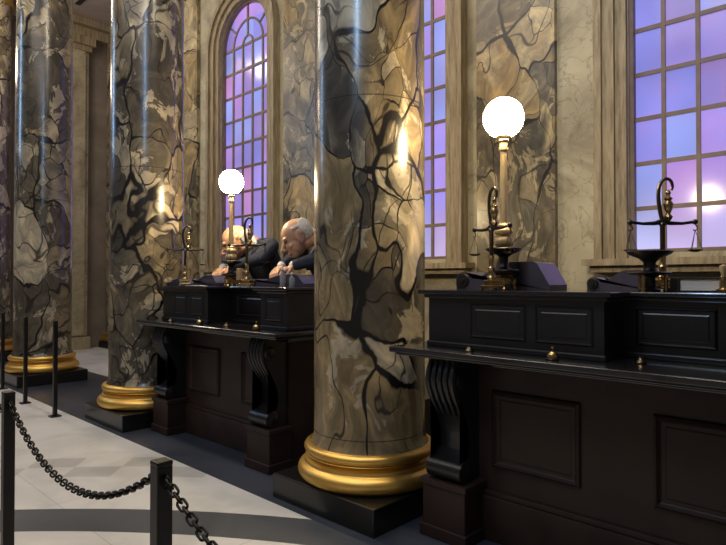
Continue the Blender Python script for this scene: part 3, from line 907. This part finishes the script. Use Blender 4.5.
def make_clerk(u, n, yaw, head_yaw, head_pitch, label, z0=.37, hair_full=True, lean=0.0):
    S_ = 1.12
    t = empty('person', P(u, n, z0), yaw); t.scale = (S_,)*3
    tag(t, label, 'person', 'bald clerks behind the counter')
    # local frame: faces -y.  Standing, leaning forward over the desk
    hip = Vector((0, .12, .86)); chest = Vector((0, -.02, 1.20)); nb = Vector((0, -.125, 1.375)); hc = Vector((0, -.30, 1.375+lean))
    HR = Euler((head_pitch, 0, head_yaw), 'ZXY' if False else 'XYZ').to_matrix()
    HR = Matrix.Rotation(head_yaw, 3, 'Z') @ Matrix.Rotation(head_pitch, 3, 'X')
    def hp(x, y, z): return hc + HR @ Vector((x, y, z))
    hrot = HR.to_euler()
    sh = {s: Vector((s*.215, -.045, 1.325)) for s in (-1, 1)}
    el = {s: Vector((s*.285, -.19, 1.20)) for s in (-1, 1)}
    zd = (TOP + .105 - z0)/S_
    wr = {-1: Vector((-.135, -.375, zd+.078)), 1: Vector((.10, -.385, zd+.078))}
    # --- body (one continuous surface)
    bm = bmesh.new()
    ball(bm, hp(0, .012, .035), (.107, .130, .112), 24, hrot)           # cranium
    ball(bm, hp(0, -.040, -.050), (.083, .088, .100), 20, hrot)         # face
    ball(bm, hp(0, -.075, -.122), (.047, .045, .036), 16, hrot)         # chin
    ball(bm, hp(0, -.118, -.098), (.036, .020, .012), 12, hrot)         # lips
    ball(bm, hp(0, -.112, -.085), (.034, .018, .010), 12, hrot)
    capsule(bm, hp(0, -.112, .012), hp(0, -.166, -.046), .012, .016, 12)    # long nose
    ball(bm, hp(0, -.150, -.054), (.021, .018, .013), 12, hrot)
    ball(bm, hp(0, -.172, -.054), (.012, .012, .014), 12, hrot)
    for s in (-1, 1):
        ball(bm, hp(s*.042, -.105, .028), (.040, .022, .014), 12, hrot)     # brow ridge
        ball(bm, hp(s*.052, -.092, -.045), (.030, .026, .024), 12, hrot)    # cheek
        ball(bm, hp(s*.116, .010, -.012), (.015, .038, .058), 12, Euler((hrot.x, hrot.y, hrot.z+s*.35)))   # ear
        ball(bm, hp(s*.127, .020, .022), (.011, .030, .028), 12, hrot)
        ball(bm, hp(s*.110, .000, -.056), (.010, .016, .018), 10, hrot)
    limb(bm, [nb + Vector((0, .03, -.07)), nb, hp(0, .035, -.075)], [.078, .066, .066], 16)
    limb(bm, [hip, Vector((0, .06, 1.02)), chest], [.150, .140, .155], 16)
    for s in (-1, 1):
        capsule(bm, chest, sh[s], .115, .072)
        limb(bm, [sh[s], el[s], wr[s]], [.064, .050, .031])
        dr = Vector((-s*.30, -.62, -.42)); hand(bm, wr[s], dr, (0, -.3, 1), 1 if s < 0 else -1, 1.05)
        hp_ = hip + Vector((s*.09, 0, -.02))
        limb(bm, [hp_, Vector((s*.10, .06, .46)), Vector((s*.10, .13, .09))], [.10, .068, .045])
        limb(bm, [Vector((s*.10, .13, .05)), Vector((s*.11, -.05, .035))], [.045, .032])
    body = obj('body', bm, M['skin'], t); remesh(body, .0052, 2)
    # --- hair: fringe round back and sides
    bm = bmesh.new()
    bmesh.ops.create_uvsphere(bm, u_segments=40, v_segments=28, radius=1.0)
    rnd = random.Random(3)
    top = .085 if hair_full else .030
    kill = []
    for f in bm.faces:
        c = f.calc_center_median()
        x, y, z = c.x*.112, c.y*.136, c.z*.118
        back = y > .030 and -.085 < z < top - .35*max(0, .09-y)
        side = hair_full and -.035 < y <= .030 and .030 < z < .056 and abs(x) > .05
        if not (back or side): kill.append(f)
    bmesh.ops.delete(bm, geom=kill, context='FACES')
    for v in bm.verts:
        k = 1 + rnd.uniform(-.012, .03)
        v.co = hp(v.co.x*.112*k, .012 + v.co.y*.136*k, .035 + v.co.z*.118*k)
    hair = obj('hair', bm, M['hair'], t, smooth=True)
    m = hair.modifiers.new('thick', 'SOLIDIFY'); m.thickness = .014; m.offset = 0
    m = hair.modifiers.new('round', 'SUBSURF'); m.levels = 1; m.render_levels = 1
    # --- jacket
    bm = bmesh.new()
    limb(bm, [hip + Vector((0, .0, -.10)), hip, Vector((0, .065, 1.03)), chest], [.165, .168, .160, .172], 20)
    for s in (-1, 1):
        capsule(bm, chest + Vector((0, .01, .02)), sh[s], .125, .086)
        capsule(bm, nb + Vector((s*.06, .06, -.055)), sh[s], .062, .078)
        limb(bm, [sh[s], el[s], wr[s] + (el[s]-wr[s])*.10], [.082, .066, .048])
        # collar and lapel roll
        limb(bm, [nb + Vector((s*.05, .065, .02)), nb + Vector((s*.082, .0, -.015)), chest + Vector((s*.085, -.135, .06)), chest + Vector((s*.02, -.168, -.10))], [.022, .022, .018, .014], 10)
    ball(bm, nb + Vector((0, .085, -.035)), (.075, .03, .04), 14)
    jk = obj('jacket', bm, M['suit'], t); remesh(jk, .010, 3)
    # --- shirt collar, front and cuffs
    bm = bmesh.new()
    ax = (hp(0, .035, -.075) - nb).normalized()
    a_ = Vector((1, 0, 0)); b_ = ax.cross(a_).normalized()
    for dz, rr in ((.004, .080),):
        c = nb + ax*(.014+dz)
        tube(bm, [c + (a_*math.cos(2*PI*k/24) + b_*math.sin(2*PI*k/24))*rr for k in range(24)], .021, 10, closed=True)
    for s in (-1, 1):
        limb(bm, [nb + Vector((s*.035, -.085, .0)), nb + Vector((s*.06, -.105, -.055))], [.016, .010], 8)
    ball(bm, chest + Vector((0, -.135, .07)), (.055, .045, .11), 16)
    sh_ = obj('shirt', bm, M['shirt'], t); remesh(sh_, .007, 2)
    for s in (-1, 1):
        bm = bmesh.new(); limb(bm, [wr[s] + (el[s]-wr[s])*.12, wr[s] + (el[s]-wr[s])*.02], [.042, .040], 12)
        obj('cuff', bm, M['shirt'], t, smooth=True)
    bm = bmesh.new()
    limb(bm, [nb + Vector((0, -.095, -.075)), chest + Vector((0, -.182, .05)), chest + Vector((0, -.182, -.06))], [.017, .016, .02], 10)
    obj('tie', bm, M['trousers'], t, smooth=True)
    # --- trousers, shoes
    bm = bmesh.new()
    for s in (-1, 1):
        limb(bm, [hip + Vector((0, 0, .0)), hip + Vector((s*.09, 0, -.04)), Vector((s*.10, .06, .46)), Vector((s*.10, .13, .10))], [.158, .115, .085, .068], 14)
    tr = obj('trousers', bm, M['trousers'], t); remesh(tr, .012, 2)
    for s in (-1, 1):
        bm = bmesh.new()
        ball(bm, (s*.105, .125, .05), (.048, .065, .05), 14); ball(bm, (s*.11, -.0, .038), (.048, .10, .038), 14)
        sx = obj('shoe', bm, M['shoe'], t); remesh(sx, .008, 2)
    # --- eyes
    for s in (-1, 1):
        bm = bmesh.new(); ball(bm, hp(s*.040, -.112, .002), .013, 12)
        obj('eye', bm, M['eye'], body, smooth=True)
    return t
make_clerk(5.15, 3.83, R(-12), R(-24), R(28), 'bald clerk in navy suit bent over desk, beside the globe lamp', hair_full=False)
make_clerk(4.14, 3.83, R(-12), R(-22), R(30), 'bald clerk with white hair at back, navy suit, beside the thick column')

# ------------------------------------------------------------------ light
def area(name, loc, target, sx, sy, col, e, spread=180):
    l = bpy.data.lights.new(name, 'AREA'); l.shape = 'RECTANGLE'; l.size = sx; l.size_y = sy; l.color = col; l.energy = e
    l.spread = R(spread)
    o = bpy.data.objects.new(name, l); COL.objects.link(o); o.location = loc
    d = Vector(target) - Vector(loc)
    o.rotation_euler = d.to_track_quat('-Z', 'Y').to_euler()
    return o
def point(name, loc, col, e, r=.1):
    l = bpy.data.lights.new(name, 'POINT'); l.color = col; l.energy = e; l.shadow_soft_size = r
    o = bpy.data.objects.new(name, l); COL.objects.link(o); o.location = loc
    return o
def spot(name, loc, target, col, e, ang, blend=.6, r=.1):
    l = bpy.data.lights.new(name, 'SPOT'); l.color = col; l.energy = e; l.shadow_soft_size = r; l.spot_size = R(ang); l.spot_blend = blend
    o = bpy.data.objects.new(name, l); COL.objects.link(o); o.location = loc
    o.rotation_euler = (Vector(target)-Vector(loc)).to_track_quat('-Z', 'Y').to_euler()
    return o
WARM = (1.0, .78, .48)
# added area lights without fixtures, brightening the wall behind the counters
for u in (1.2, 4.5, 7.9, 11.2):
    area('wall_fill', P(u, 2.2, 6.9), P(u, 5.3, 1.8), 2.4, .5, (1.0, .87, .68), 85)
# added unseen fill under the ceiling, lifting the floor and hall
area('hall_fill', P(4.0, -1.0, 6.9), P(4.0, .5, 0), 8, 3, (1.0, .91, .84), 175)
# tall crystal chandeliers hanging in the middle of the hall give the long cool streaks on the columns
for u, e in ((1.7, 60), (11.3, 50)):
    area('chandelier', P(u, -.07, 5.3), P(u+4, 3.0, 5.3), .34, 2.7, (.42, .66, 1.0), e)
    area('chandelier', P(u, -.08, 5.3), P(u-4, 3.0, 5.3), .34, 2.7, (.42, .66, 1.0), e)

point('end_fill', P(11.2, 2.2, 5.2), (1.0, .80, .62), 70, .3)  # added fill with no lamp behind it, lifts ceiling and end wall

w = bpy.data.worlds.new('hall ambience'); SC.world = w; w.use_nodes = True
bg = w.node_tree.nodes['Background']
bg.inputs[0].default_value = (.52, .46, .40, 1); bg.inputs[1].default_value = .165

# ------------------------------------------------------------------ camera
F = 577.0
cd = bpy.data.cameras.new('camera'); cam = bpy.data.objects.new('camera', cd); COL.objects.link(cam)
cd.sensor_fit = 'HORIZONTAL'; cd.sensor_width = 36; cd.lens = 36*F/726
cd.clip_start = .05; cd.clip_end = 100
cam.location = (0, 0, 1.5)
cam.rotation_euler = (R(90) + math.atan(7.5/F), 0, math.atan2(.691, .723))
SC.camera = cam
SC.view_settings.view_transform = 'Standard'
SC.view_settings.look = 'None'
SC.view_settings.exposure = 0
